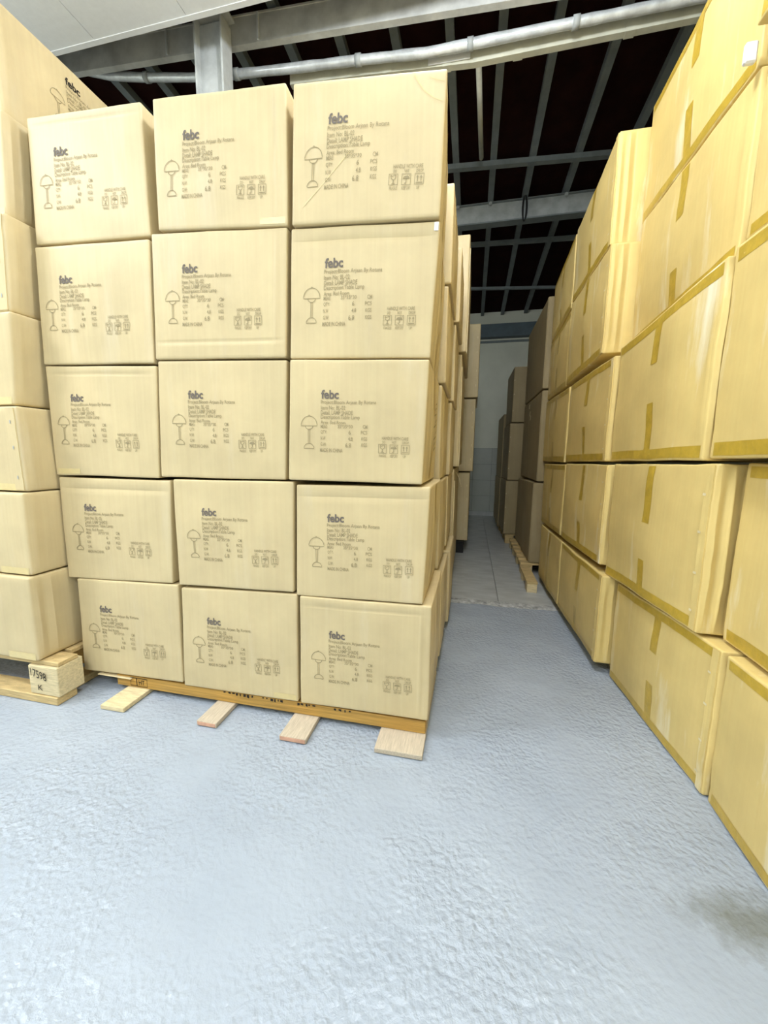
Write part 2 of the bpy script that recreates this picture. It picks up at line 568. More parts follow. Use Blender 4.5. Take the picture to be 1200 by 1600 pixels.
t = thing('steel_column', (-1.91, 2.86, 0), 'grey H-section steel column rising behind the printed carton stack', 'column')
box('flange', -2.03, -2.015, 2.82, 2.94, 0, 4.33, M_PALEST, t, bev=0.002)
box('flange', -1.822, -1.807, 2.82, 2.94, 0, 4.30, M_PALEST, t, bev=0.002)
box('web', -2.015, -1.822, 2.872, 2.884, 0, 4.30, M_PALEST, t)
box('cap_plate', -2.06, -1.78, 2.80, 2.945, 4.335, 4.35, M_PALEST, t)


def tube(name, pts, rad, mat, parent=None, seg=10, jitter=0.0, seed=0, base=None, flat=1.0):
    pts = [Vector(p) for p in pts]
    v, f = [], []
    rr = random.Random(seed)
    for i, p in enumerate(pts):
        d = (pts[min(i + 1, len(pts) - 1)] - pts[max(i - 1, 0)]).normalized()
        s = d.cross(Vector((0, 0, 1))).normalized()
        u = s.cross(d)
        r = rad * (1 + jitter * rr.uniform(-1, 1))
        for k in range(seg):
            a = 2 * math.pi * k / seg
            v.append(p + s * (r * math.cos(a)) + u * (r * flat * math.sin(a)))
        if i:
            for k in range(seg):
                f.append(((i - 1) * seg + k, (i - 1) * seg + (k + 1) % seg, i * seg + (k + 1) % seg, i * seg + k))
    f.append(list(range(seg))[::-1])
    f.append([(len(pts) - 1) * seg + k for k in range(seg)])
    return mesh_obj(name, v, f, mat, parent, base, smooth=True)


def resample(pts, step):
    out = [Vector(pts[0])]
    for a, b in zip(pts[:-1], pts[1:]):
        a, b = Vector(a), Vector(b)
        k = max(1, int((b - a).length / step))
        for i in range(1, k + 1):
            out.append(a.lerp(b, i / k))
    return out


pipe_px = [(120, 108), (170, 119), (230, 121), (300, 121), (370, 119), (455, 110), (560, 97), (665, 86), (735, 72), (900, 38), (1095, -2), (1200, -24)]
pp = [at(x, y - (3 if x > 340 else 0), Y=3.10) for x, y in pipe_px]
t = thing('foil_pipe', pp[5], 'shiny silver pipe sagging across under the dark roof purlins', 'pipe')
tube('pipe_run', resample(pp, 0.08), 0.029, M_FOIL, t, seg=12, jitter=0.07, seed=4)
for k in (2, 4, 6, 8, 9):
    c = pp[k]
    d = (pp[k + 1] - pp[k]).normalized() * 0.02
    tube('pipe_joint', [c - d, c + d], 0.036, M_STEEL, t, seg=12)

tr_px = [(455, 127), (560, 113), (665, 101), (740, 92), (900, 59), (1095, 19), (1200, -2)]
tp = [at(x, y, Y=3.20) for x, y in tr_px]
t = thing('cable_trunking', tp[2], 'long cream cable trunking slung beneath the silver pipe', 'trunking')
v, f = [], []
for i, p in enumerate(tp):
    for dy, dz in ((-0.022, -0.04), (-0.022, 0.04), (0.022, 0.04), (0.022, -0.04)):
        v.append((p.x, p.y + dy, p.z + dz))
    if i:
        for k in range(4):
            f.append(((i - 1) * 4 + k, (i - 1) * 4 + (k + 1) % 4, i * 4 + (k + 1) % 4, i * 4 + k))
f += [(0, 1, 2, 3), tuple(4 * (len(tp) - 1) + k for k in (3, 2, 1, 0))]
mesh_obj('channel', v, f, M_TRUNK, t)
for k in (1, 2, 3, 4, 5):
    p = tp[k].lerp(tp[k + 1], 0.45)
    box('joint_cover', p.x - 0.03, p.x + 0.03, p.y - 0.026, p.y + 0.026, p.z - 0.044, p.z + 0.044, M_TRUNK, t)
a, b = at(669, 95, Y=3.165), at(735, 83, Y=3.165)
v = []
for p in (a, b):
    for dy in (0, 0.006):
        for dz in (-0.028, 0.028):
            v.append((p.x, p.y + dy, p.z + dz))
mesh_obj('white_cover_plate', v, box_vf(0, 1, 0, 1, 0, 1)[1], M_WHITE, t)
tg = thing('thin_conduit', at(748, 105, Y=3.36), 'thin cream conduit running back from the trunking to a roof cross bar', 'conduit')
tube('conduit_run', [at(748, 100, Z=4.22), at(752, 247, Z=4.28)], 0.022, M_TRUNK, tg, seg=8)


# ------------------------------------------------------------------ cartons
class Hexa:
    """Slightly soft, bulging cardboard box spanned by eight corners c[i][j][k] (x, y, z)."""

    def __init__(self, c, r=0.009, bulge=None, seed=0, wob=0.0025, amp=0.003, ridges=None, nseg=8, wob2=0.0):
        self.c = c
        self.wob2 = wob2
        self.r, self.seed, self.wob, self.amp = r, seed, wob, amp
        self.bulge = bulge or {}
        self.ridges = ridges or {}
        self.s = [(c[1][0][0] - c[0][0][0]).length, (c[0][1][0] - c[0][0][0]).length, (c[0][0][1] - c[0][0][0]).length]
        self.nseg = nseg
        self.base = (c[0][0][0] + c[1][0][0] + c[0][1][0] + c[1][1][0]) / 4

    def tri(self, q):
        x, y, z = q
        c = self.c
        p = Vector((0, 0, 0))
        for i, wx in ((0, 1 - x), (1, x)):
            for j, wy in ((0, 1 - y), (1, y)):
                for k, wz in ((0, 1 - z), (1, z)):
                    p += c[i][j][k] * (wx * wy * wz)
        if self.wob:
            p = p + noise.noise_vector(p * 4.0 + Vector((self.seed * 3.1, self.seed * 1.7, 0))) * self.wob
        if self.wob2:
            p = p + noise.noise_vector(p * 15.0 + Vector((0, self.seed, self.seed * 0.7))) * self.wob2
        return p

    def disp(self, face, u, v):
        cu, cv = min(max(u, 0), 1), min(max(v, 0), 1)
        e = math.sin(math.pi * cu) * math.sin(math.pi * cv)
        d = self.bulge.get(face, 0.004 if face not in 'TDB' else -0.003) * e
        d += self.amp * noise.noise((u * 3.0 + self.seed, v * 3.0, ord(face))) * min(1, e * 3)
        for (kind, pos, w, h) in self.ridges.get(face, []):
            t = (u if kind == 'u' else v) - pos
            if abs(t) < w:
                d += h * (0.5 + 0.5 * math.cos(math.pi * t / w)) * min(1, e * 8)
        return d

    def face_q(self, face, u, v, d):
        s = self.s
        if face == 'F':
            return (u, -d / s[1], v)
        if face == 'B':
            return (u, 1 + d / s[1], v)
        if face == 'L':
            return (-d / s[0], u, v)
        if face == 'R':
            return (1 + d / s[0], u, v)
        if face == 'T':
            return (u, v, 1 + d / s[2])
        return (u, v, -d / s[2])

    def P(self, face, u, v, lift=0.0):
        return self.tri(self.face_q(face, u, v, self.disp(face, u, v) + lift))

    def mesh(self):
        s, r = self.s, self.r
        par = []
        for ax in range(3):
            b = [0, 0.35 * r, r, 2.4 * r]
            inner = [2.4 * r + (s[ax] - 4.8 * r) * i / self.nseg for i in range(1, self.nseg)]
            vals = b + inner + [s[ax] - x for x in reversed(b)]
            extra = []
            for face, lst in self.ridges.items():
                for (kind, pos, w, h) in lst:
                    axis = {'F': (0, 2), 'B': (0, 2), 'L': (1, 2), 'R': (1, 2), 'T': (0, 1), 'D': (0, 1)}[face][0 if kind == 'u' else 1]
                    if axis == ax:
                        extra += [(pos - w) * s[ax], pos * s[ax], (pos + w) * s[ax]]
            vals = sorted(set([round(x, 5) for x in vals + [e for e in extra if 2.5 * r < e < s[ax] - 2.5 * r]]))
            par.append(vals)
        n = [len(p) for p in par]
        idx, verts, faces = {}, [], []

        def vert(i, j, k):
            key = (i, j, k)
            if key in idx:
                return idx[key]
            p = [par[0][i], par[1][j], par[2][k]]
            q = [min(max(p[a], r), s[a] - r) for a in range(3)]
            d = Vector([p[a] - q[a] for a in range(3)])
            nz = sum(1 for a in range(3) if abs(d[a]) > 1e-9)
            if nz > 1:
                d = d.normalized() * r
            m = [q[a] + d[a] for a in range(3)]
            un = [m[a] / s[a] for a in range(3)]
            on = []
            if i == 0: on.append('L')
            if i == n[0] - 1: on.append('R')
            if j == 0: on.append('F')
            if j == n[1] - 1: on.append('B')
            if k == 0: on.append('D')
            if k == n[2] - 1: on.append('T')
            if len(on) == 1:
                fc = on[0]
                uv = {'F': (un[0], un[2]), 'B': (un[0], un[2]), 'L': (un[1], un[2]), 'R': (un[1], un[2]), 'T': (un[0], un[1]), 'D': (un[0], un[1])}[fc]
                dd = self.disp(fc, *uv)
                ax, sg = {'F': (1, -1), 'B': (1, 1), 'L': (0, -1), 'R': (0, 1), 'T': (2, 1), 'D': (2, -1)}[fc]
                un[ax] += sg * dd / s[ax]
            idx[key] = len(verts)
            verts.append(self.tri(un))
            return idx[key]

        for i in range(n[0] - 1):
            for k in range(n[2] - 1):
                faces.append((vert(i, 0, k), vert(i + 1, 0, k), vert(i + 1, 0, k + 1), vert(i, 0, k + 1)))
                J = n[1] - 1
                faces.append((vert(i, J, k), vert(i, J, k + 1), vert(i + 1, J, k + 1), vert(i + 1, J, k)))
        for j in range(n[1] - 1):
            for k in range(n[2] - 1):
                faces.append((vert(0, j, k), vert(0, j, k + 1), vert(0, j + 1, k + 1), vert(0, j + 1, k)))
                I = n[0] - 1
                faces.append((vert(I, j, k), vert(I, j + 1, k), vert(I, j + 1, k + 1), vert(I, j, k + 1)))
        for i in range(n[0] - 1):
            for j in range(n[1] - 1):
                faces.append((vert(i, j, 0), vert(i, j + 1, 0), vert(i + 1, j + 1, 0), vert(i + 1, j, 0)))
                K = n[2] - 1
                faces.append((vert(i, j, K), vert(i + 1, j, K), vert(i + 1, j + 1, K), vert(i, j + 1, K)))
        return verts, faces

    def patch(self, face, u0, u1, v0, v1, lift=0.0012, nu=None, nv=None, wavy=0.0, seed=0, skirt=False):
        """A thin piece lying on one face."""
        su = self.s[{'F': 0, 'B': 0, 'L': 1, 'R': 1, 'T': 0, 'D': 0}[face]]
        sv = self.s[{'F': 2, 'B': 2, 'L': 2, 'R': 2, 'T': 1, 'D': 1}[face]]
        nu = nu or max(2, int(abs(u1 - u0) * su / 0.05))
        nv = nv or max(2, int(abs(v1 - v0) * sv / 0.05))
        V, Fc = [], []
        rows = [0] + list(range(nu + 1)) + [nu] if skirt else list(range(nu + 1))
        nr = len(rows)
        for b in range(nv + 1):
            v = v0 + (v1 - v0) * b / nv
            w = wavy * noise.noise((b * 0.55, seed * 1.3, 0)) + wavy * 0.5 * noise.noise((b * 1.7, seed, 5))
            for ri, a in enumerate(rows):
                u = u0 + (u1 - u0) * a / nu
                if a == nu:
                    u += w
                lf = 0.0 if skirt and (ri == 0 or ri == nr - 1) else lift
                V.append(self.P(face, u, v, lf))
        flip = face in ('L', 'B', 'D')
        for b in range(nv):
            for a in range(nr - 1):
                q = (b * nr + a, b * nr + a + 1, (b + 1) * nr + a + 1, (b + 1) * nr + a)
                Fc.append(q[::-1] if flip else q)
        return V, Fc


def corners(fl_, fr, fl_t, fr_t, back):
    """front-left-bottom, front-right-bottom, front-left-top, front-right-top + back vector"""
    b = Vector(back)
    return [[[fl_, fl_t], [fl_ + b, fl_t + b]], [[fr, fr_t], [fr + b, fr_t + b]]]


def make_carton(h, label, mat, group, name='carton'):
    t = thing(name, h.base, label, 'carton', group)
    v, f = h.mesh()
    mesh_obj('body', v, f, mat, t, smooth=True)
    return t


# ---- printing: text turned into flat meshes once, in pixel units of one reference carton
def text_meshes(specs):
    objs = []
    for s, bold in specs:
        cu = bpy.data.curves.new('lettering', 'FONT')
        cu.body = s
        cu.resolution_u = 2 if not bold else 6
        cu.offset = 0.028 if bold else 0.004
        o = bpy.data.objects.new('lettering', cu)
        COL.objects.link(o)
        objs.append(o)
    bpy.context.view_layer.update()
    dg = bpy.context.evaluated_depsgraph_get()
    out = {}
    for (s, bold), o in zip(specs, objs):
        me = bpy.data.meshes.new_from_object(o.evaluated_get(dg))
        vs = np.array([v.co[:2] for v in me.vertices])
        fs = [tuple(p.vertices) for p in me.polygons]
        out[s] = (vs, fs)
        bpy.data.meshes.remove(me)
        cu = o.data
        bpy.data.objects.remove(o)
        bpy.data.curves.remove(cu)
    return out


LINES = [  # text, x0, x1, y_top, y_bottom in the reference carton's pixels
    ('Project:Bloom Arjaan By Rotana', 502, 589, 625.5, 633.0), ('Item No: BL-02', 502, 541, 633.5, 640),
    ('Detail: LAMP SHADE', 502, 553, 641, 647.5), ('Description:Table Lamp', 502, 564, 648, 656),
    ('Area: Bed Room', 502, 541.5, 656.5, 662), ('MEAS:', 502, 513, 663, 668.5), ('35*35*30', 529, 553, 662.5, 668),
    ('CM', 569, 576, 662.5, 668), ('QTY:', 502, 512, 671.5, 677.5), ('6', 546.5, 550, 671, 677.5), ('PCS', 566, 576, 671.5, 677),
    ('N.W', 502, 510, 681, 686.5), ('4.8', 546, 553, 681, 687), ('KGS', 567, 576, 681, 686.5), ('G.W:', 502, 511, 690.5, 696),
    ('6.8', 541.5, 550.5, 690.5, 697.5), ('KGS ', 567, 576, 690.5, 696), ('MADE IN CHINA', 501, 537, 699.5, 705.5)]
CARE = [('HANDLE WITH CARE', 599, 639, 679.5, 684.5), ('DO', 599.5, 604, 686, 690), ('NOT', 614.5, 621, 686, 690), ('DROP', 630.5, 640, 686, 690),
        ('FRAGILE', 595, 606, 707, 711), ('KEEP DRY', 612, 624, 707, 711), ('UP', 632, 636, 707, 711)]
OTHER = ['febc', '17598', 'HT', 'K']
TXT = text_meshes([(s[0], False) for s in LINES + CARE] + [(s, s == 'febc') for s in OTHER])


def fit(s, x0, x1, y0, y1):
    vs, fs = TXT[s]
    mn, mx = vs.min(0), vs.max(0)
    out = np.empty_like(vs)
    out[:, 0] = x0 + (vs[:, 0] - mn[0]) / (mx[0] - mn[0]) * (x1 - x0)
    out[:, 1] = y1 + (vs[:, 1] - mn[1]) / (mx[1] - mn[1]) * (y0 - y1)
    return out, fs


def stroke(pts, w, closed=False):
    vs, fs = [], []
    pts = [np.array(p, float) for p in pts]
    n_ = len(pts)
    for i in range(n_):
        a = pts[i - 1] if (i > 0 or closed) else pts[i]
        b = pts[(i + 1) % n_] if (i < n_ - 1 or closed) else pts[i]
        d = b - a
        d = d / (np.linalg.norm(d) + 1e-9)
        nn = np.array([-d[1], d[0]])
        vs += [pts[i] + nn * w / 2, pts[i] - nn * w / 2]
    m = n_ if closed else n_ - 1
    for i in range(m):
        j = (i + 1) % n_
        fs.append((2 * i, 2 * j, 2 * j + 1, 2 * i + 1))
    return np.array(vs), fs


def poly(pts):
    return np.array(pts, float), [tuple(range(len(pts)))]


def join2(parts):
    V, Fc, o = [], [], 0
    for vs, fs in parts:
        V.append(vs)
        Fc += [tuple(i + o for i in f) for f in fs]
        o += len(vs)
    return np.concatenate(V), Fc


def arc(cx, cy, rx, ry, a0, a1, k=18):
    return [(cx + rx * math.cos(math.radians(a0 + (a1 - a0) * i / k)), cy - ry * math.sin(math.radians(a0 + (a1 - a0) * i / k))) for i in range(k + 1)]


LOGO = join2([fit('febc', 502.5, 530.5, 609.5, 623.5)])
TEXT = join2([fit(*l) for l in LINES])
LW = 1.0
dome = arc(483, 665, 13.2, 15, 0, 180)
LAMP = join2([stroke(dome, LW, True), stroke([(481.5, 650), (483, 648.3), (484.5, 650)], LW), stroke(arc(483, 665.5, 6, 5, 180, 360), LW),
              stroke([(481.8, 670.5), (481.8, 692.5)], 0.8), stroke([(484.2, 670.5), (484.2, 692.5)], 0.8),
              stroke(arc(483, 700.5, 8.2, 8, 0, 180), LW, True)])


def icons():
    out = []
    for x0 in (594, 611.5, 629):
        out.append(stroke([(x0, 691.5), (x0 + 12, 691.5), (x0 + 12, 705), (x0, 705)], 0.9, True))
    # broken glass
    x = 600
    out += [stroke([(x - 3.5, 693), (x - 3, 697), (x, 698.8), (x + 3, 697), (x + 3.5, 693)], 0.9), stroke([(x - 3.5, 693), (x - 1, 694.5), (x + 0.5, 693.2), (x + 3.5, 693)], 0.7),
            stroke([(x, 698.8), (x, 703)], 1.4), poly([(x - 2.8, 703.6), (x + 2.8, 703.6), (x + 1, 702.4), (x - 1, 702.4)])]
    # umbrella
    x = 617.5
    out += [poly(arc(x, 697.6, 4.6, 3.6, 0, 180, 10)), stroke([(x, 697), (x, 702.5), (x - 1.4, 703.4), (x - 2.4, 702.4)], 1.0),
            stroke([(x + 2, 693), (x + 1, 694.4)], 0.7), stroke([(x + 4.5, 693), (x + 3.5, 694.6)], 0.7)]
    # arrows up
    for x in (632.6, 637.4):
        out += [stroke([(x, 701), (x, 695.5)], 1.1), poly([(x - 1.7, 696.2), (x + 1.7, 696.2), (x, 693.2)])]
    out.append(stroke([(630.5, 702.8), (639.5, 702.8)], 1.0))
    return out


SYMB = join2([fit(*l) for l in CARE] + icons())
_o, _x, _y = at(502, 610, Y=1.63), at(602, 610, Y=1.63), at(502, 710, Y=1.63)
KX, KZ = (_x.x - _o.x) / 100, (_o.z - _y.z) / 100


def print_on(h, t, anchor, ang, face='F', sx=1.0, logo_mat=None):
    """Lay the printed marks on the front face; anchor is the logo's top-left corner in the world."""
    c = h.c
    if face == 'F':
        bl, br, tl, tr = c[0][0][0], c[1][0][0], c[0][0][1], c[1][0][1]
    else:
        bl, br, tl, tr = c[1][0][0], c[1][1][0], c[1][0][1], c[1][1][1]
    ax = 0 if face == 'F' else 1

    def inv(a, z):
        u, v = 0.5, 0.5
        for _ in range(6):
            p = bl * ((1 - u) * (1 - v)) + br * (u * (1 - v)) + tl * ((1 - u) * v) + tr * (u * v)
            du = (br - bl) * (1 - v) + (tr - tl) * v
            dv = (tl - bl) * (1 - u) + (tr - br) * u
            e0, e1 = a - p[ax], z - p[2]
            det = du[ax] * dv[2] - du[2] * dv[ax]
            u += (e0 * dv[2] - e1 * dv[ax]) / det
            v += (du[ax] * e1 - du[2] * e0) / det
        return u, v

    ca, sa = math.cos(ang), math.sin(ang)
    for nm, (vs, fs), mat, lift in (('logo_print', LOGO, logo_mat or M_INKD, 0.0022), ('text_print', TEXT, M_INK, 0.0022), ('lamp_drawing', LAMP, M_INK, 0.0022), ('handling_symbols', SYMB, M_INK, 0.0022)):
        V = []
        for x, y in vs:
            dx, dz = (x - 502) * KX * sx, (610 - y) * KZ * sx
            wx = anchor[ax] + dx * ca - dz * sa
            wz = anchor[2] + dx * sa + dz * ca
            u, v = inv(wx, wz)
            V.append(h.P(face, u, v, lift))
        o = mesh_obj(nm, V, fs, mat, t)
        if nm in ('text_print', 'handling_symbols'):
            o['kind'] = 'stuff'


# ---- front stack: three columns, five rows of printed cartons (corner pixels TL TR BR BL, logo pixel)
FRONT = {
    (1, 1): ((41, 184), (219, 158), (235, 369), (57, 383), (84, 232)),
    (1, 2): ((238, 154), (446, 128), (449, 352), (247, 360), (286, 205)),
    (1, 3): ((458, 130), (699, 106), (687, 339), (456, 352), (514, 180)),
    (2, 1): ((53, 386), (232, 373), (240, 567), (68, 570), (92, 431)),
    (2, 2): ((236, 365), (448, 354.5), (447, 558), (243, 562), (285, 414)),
    (2, 3): ((455, 357), (688, 344.5), (672, 559), (453, 560), (508, 405)),
    (3, 1): ((70, 572), (243.5, 571), (248.5, 747), (88, 742), (110, 616)),
    (3, 2): ((246, 564), (448, 562), (446, 750), (252, 745), (294, 611)),
    (3, 3): ((453, 562), (671, 561), (660, 757), (451, 750), (502, 610)),
    (4, 1): ((91, 745), (266, 751), (270, 912), (107, 902), (132, 787)),
    (4, 2): ((270, 749.5), (458.5, 753), (458.5, 926), (280, 914), (315, 794)),
    (4, 3): ((463, 757), (673, 761), (661, 945), (463, 930), (511, 803)),
    (5, 1): ((120, 904.5), (278, 914.5), (286, 1067), (132, 1046), (156, 946)),
    (5, 2): ((283, 918), (464, 929), (466, 1097), (288, 1071), (323, 964)),
    (5, 3): ((468, 932), (675, 948), (668, 1127), (470, 1098), (514, 985)),
}
ROWN = {1: 'top row', 2: 'second row', 3: 'middle row', 4: 'fourth row', 5: 'bottom row'}
COLN = {1: 'left column', 2: 'middle column', 3: 'right column'}
rnd = random.Random(11)
YFRONT = {(1, 1): 1.634, (1, 2): 1.628, (1, 3): 1.62, (2, 1): 1.626, (2, 2): 1.63, (2, 3): 1.632, (3, 1): 1.63, (3, 2): 1.634, (3, 3): 1.624,
          (4, 1): 1.634, (4, 2): 1.628, (4, 3): 1.634, (5, 1): 1.63, (5, 2): 1.632, (5, 3): 1.63}
CREASE = {(2, 2): 0.14, (2, 3): 0.9, (3, 1): 0.93, (4, 3): 0.9, (1, 1): 0.93, (5, 3): 0.92, (4, 1): 0.9}
for (r, c), (TL, TR, BR, BL, LG) in FRONT.items():
    y = YFRONT[(r, c)]
    tl, tr, br, bl = [at(*p, Y=y) for p in (TL, TR, BR, BL)]
    back = Vector((0.0, 0.565, 0.0))
    c8 = corners(bl, br, tl, tr, back)
    if c == 3:  # the right sides draw in a little towards the back
        for k in (0, 1):
            c8[1][1][k] = c8[1][1][k] + Vector(({1: -0.034, 2: -0.02, 3: -0.006}.get(r, 0.0), 0, 0))
    rid = {'F': [], 'R': [('u', 0.12, 0.02, 0.004), ('u', 0.30, 0.015, -0.003), ('u', 0.8, 0.02, 0.004)]}
    if (r, c) in CREASE:
        rid['F'].append(('v', CREASE[(r, c)], 0.012, -0.003))
    if (r, c) in ((5, 3), (1, 2), (2, 2)):
        rid['F'].append(('u', 0.93, 0.012, 0.004))
    h = Hexa(c8, r=0.007, bulge={'F': rnd.uniform(0.002, 0.007), 'R': 0.008 if c == 3 else 0.0, 'L': 0.0}, seed=r * 7 + c * 3, ridges=rid, nseg=14, amp=0.002)
    t = make_carton(h, 'cream carton with printed lamp and lettering, %s, %s of the front stack' % (ROWN[r], COLN[c]), M_CREAM, 'printed cartons of the front stack')
    ang = math.atan2((br.z + tr.z) - (bl.z + tl.z), (br.x + tr.x) - (bl.x + tl.x))
    print_on(h, t, at(*LG, Y=y), ang)
    # tape over the side seam
    v, f = h.patch('R', 0.46, 0.53, 0.62, 0.985)
    mesh_obj('tape', v, f, M_TAPE, t)
    v, f = h.patch('R', 0.46, 0.53, 0.02, 0.35)
    mesh_obj('tape', v, f, M_TAPE, t)
    if (r, c) == (3, 3):
        rw = random.Random(2)
        for q in range(9):
            u0, v0 = 0.62 + rw.uniform(-0.05, 0.05), 0.28 + q * 0.055
            vs, fs = stroke([(u0 + rw.uniform(-0.12, -0.02), v0), (u0 + rw.uniform(0, 0.05), v0 + 0.03), (u0 + rw.uniform(-0.06, 0), v0 + 0.01), (u0 + rw.uniform(0.05, 0.13), v0 + 0.045)], 0.012)
            mesh_obj('handwritten_stroke', [h.P('R', a, b, 0.0022) for a, b in vs], fs, M_INK, t)
    # pale tape at a lower or upper front corner
    if (r, c) in ((3, 1), (5, 2), (1, 2)):
        v, f = h.patch('F', 0.80 if (r, c) != (3, 1) else 0.03, 0.985 if (r, c) != (3, 1) else 0.25, 0.015, 0.065)
        mesh_obj('corner_tape', v, f, M_TAPE2, t)
    if (r, c) == (2, 3):
        v, f = h.patch('F', 0.965, 0.992, 0.93, 0.99, lift=0.003)
        mesh_obj('torn_corner', v, f, M_WHITE, t)
    if (r, c) == (1, 3):
        for pts in ([(0.80, 0.98), (0.83, 0.92), (0.87, 0.86), (0.93, 0.81), (0.98, 0.79)], [(0.08, 0.13), (0.2, 0.26), (0.34, 0.42), (0.4, 0.49)], [(0.9, 0.95), (0.94, 0.93), (0.985, 0.92)]):
            V, Fc = [], []
            vs, fs = stroke(pts, 0.006)
            V = [h.P('F', a, b, 0.0014) for a, b in vs]
            mesh_obj('crease', V, fs, M_TAPE2, t)

# cartons behind the front stack's right column, seen edge-on down the aisle
SIDE2 = {  # row: right x, z0, z1
    5: (-0.141, 2.195, 2.672), 4: (-0.155, 1.69, 2.185), 3: (-0.172, 1.165, 1.68), 2: (-0.165, 0.645, 1.155), 1: (-0.140, 0.10, 0.60)}
SIDE3 = {5: (-0.116, 2.19, 2.655), 4: (-0.138, 1.675, 2.175), 3: (-0.150, 1.165, 1.665), 2: (-0.158, 0.645, 1.155), 1: (-0.124, 0.06, 0.612)}
ORD = {1: 'bottom row', 2: 'second row up', 3: 'third row up', 4: 'fourth row up', 5: 'top row'}
for nm, tab, y0, dep in (('second', SIDE2, 2.222, 0.575), ('third', SIDE3, 2.825, 0.56)):
    for r, (xr, z0, z1) in tab.items():
        w = 0.63
        h = Hexa(corners(Vector((xr - w, y0, z0)), Vector((xr, y0, z0)), Vector((xr - w, y0, z1)), Vector((xr, y0, z1)), (0, dep, 0)), r=0.007, bulge={'F': 0.003, 'R': 0.006}, seed=r * 5 + len(nm),
                 ridges={'R': [('u', 0.2, 0.03, 0.004)]})
        t = make_carton(h, 'carton edge-on to the aisle, %s, %s carton back from the front stack' % (ORD[r], nm), M_CREAM, 'cartons behind the front stack')
        v, f = h.patch('R', 0.46, 0.53, 0.62, 0.985)
        mesh_obj('tape', v, f, M_TAPE, t)
        v, f = h.patch('R', 0.46, 0.53, 0.02, 0.35)
        mesh_obj('tape', v, f, M_TAPE, t)

# tall upright cartons farther down the left side of the aisle
for k, (z0, z1, xr) in enumerate(((0.14, 1.183, -0.143), (1.205, 2.148, -0.113), (2.165, 3.07, -0.082))):
    h = Hexa(corners(Vector((xr - 0.7, 3.5, z0)), Vector((xr, 3.5, z0)), Vector((xr - 0.7, 3.5, z1)), Vector((xr, 3.5, z1)), (0.0, 1.2, 0)), r=0.01, bulge={'R': 0.008}, seed=60 + k,
             ridges={'R': [('u', 0.1, 0.02, 0.005), ('u', 0.2, 0.02, -0.004)]})
    t = make_carton(h, 'tall plain carton on the left of the aisle behind the front stack, %s' % ('lowest', 'middle', 'topmost')[k], M_CREAM, 'tall cartons left of the aisle')
    v, f = h.patch('R', 0.03, 0.06, 0.0, 0.9, lift=0.006, wavy=0.01, seed=k, skirt=True)
    mesh_obj('joint_flap', v, f, M_FLAP, t)
    if k == 0:
        a = h.P('R', 0.12, 0.97, 0.01)
        tube('loose_strap', [a, a + Vector((0.03, -0.02, -0.05)), a + Vector((0.055, -0.03, -0.13))], 0.004, M_PINEL, t, seg=5)
for k, (z0, z1, xr) in enumerate(((0.165, 1.08, -0.012), (1.10, 2.025, 0.022), (2.045, 2.94, 0.046))):
    h = Hexa(corners(Vector((xr - 0.8, 5.3, z0)), Vector((xr, 5.3, z0)), Vector((xr - 0.8, 5.3, z1)), Vector((xr, 5.3, z1)), (0.0, 1.2, 0)), r=0.01, bulge={'R': 0.006}, seed=70 + k)
    t = make_carton(h, 'far carton on the left of the aisle over black pallet feet, %s' % ('lowest', 'middle', 'topmost')[k], M_CREAM, 'far cartons left of the aisle')
    for vz in (0.15, 0.35, 0.6, 0.8):
        v, f = h.patch('F', 0.955, 0.965, vz, vz + 0.03, lift=0.003)
        mesh_obj('staple', v, f, M_FLAP, t)


# ---- right-hand wall of taped kraft cartons: near column first; rows from the floor up
def side_carton(nt_, nb, ft, fb, xn_t, xn_b, xf_t, xf_b, label, seed, dep=0.62, mat=None, tapes=True, flap=False, ridgeF=True, y_gap=0.0):
    """near/far top/bottom points (world y, z) on the aisle face with their x."""
    NT, NB = Vector((xn_t, nt_[0], nt_[1])), Vector((xn_b, nb[0], nb[1]))
    FT, FB = Vector((xf_t, ft[0], ft[1])), Vector((xf_b, fb[0], fb[1]))
    d = Vector((dep, 0, 0))
    c = [[[NB, NT], [FB, FT]], [[NB + d, NT + d], [FB + d, FT + d]]]
    rid = {'L': [('u', 0.04, 0.012, 0.003)]}
    if ridgeF:
        rid['F'] = [('u', 0.03, 0.010, 0.009), ('u', 0.065, 0.012, -0.008), ('u', 0.10, 0.012, 0.009), ('u', 0.15, 0.014, -0.008)]
    h = Hexa(c, r=0.007, bulge={'L': 0.010, 'F': 0.004}, seed=seed, ridges=rid, wob=0.005, amp=0.006, wob2=0.0022, nseg=14)
    t = make_carton(h, label, mat or M_KRAFT, 'taped cartons of the right-hand wall')
    rr = random.Random(seed)
    if tapes:
        w = 0.033
        cu = 0.5 + rr.uniform(-0.02, 0.02)
        v, f = h.patch('L', cu - w, cu + w, rr.uniform(0.55, 0.68), 0.985)
        mesh_obj('tape', v, f, M_TAPE, t)
        v, f = h.patch('L', cu - w, cu + w, 0.015, rr.uniform(0.28, 0.42))
        mesh_obj('tape', v, f, M_TAPE, t)
        if rr.random() < 0.85:
            v, f = h.patch('L', 0.02, 0.98, 0.925, 0.985)
            mesh_obj('edge_tape', v, f, M_TAPE, t)
        v, f = h.patch('L', 0.02, 0.98, 0.015, 0.08)
        mesh_obj('edge_tape', v, f, M_TAPE, t)
    if flap:
        v, f = h.patch('L', 0.006, 0.045, 0.01, 0.99, lift=0.005, nv=26, wavy=0.006, seed=seed, skirt=True)
        mesh_obj('joint_flap', v, f, M_KRAFT if mat is None else mat, t)
        for vz in (0.12, 0.35, 0.6, 0.82):
            v, f = h.patch('L', 0.03, 0.05, vz, vz + 0.014, lift=0.009, nu=1, nv=1)
            mesh_obj('staple', v, f, M_FLAP, t)
    return h, t


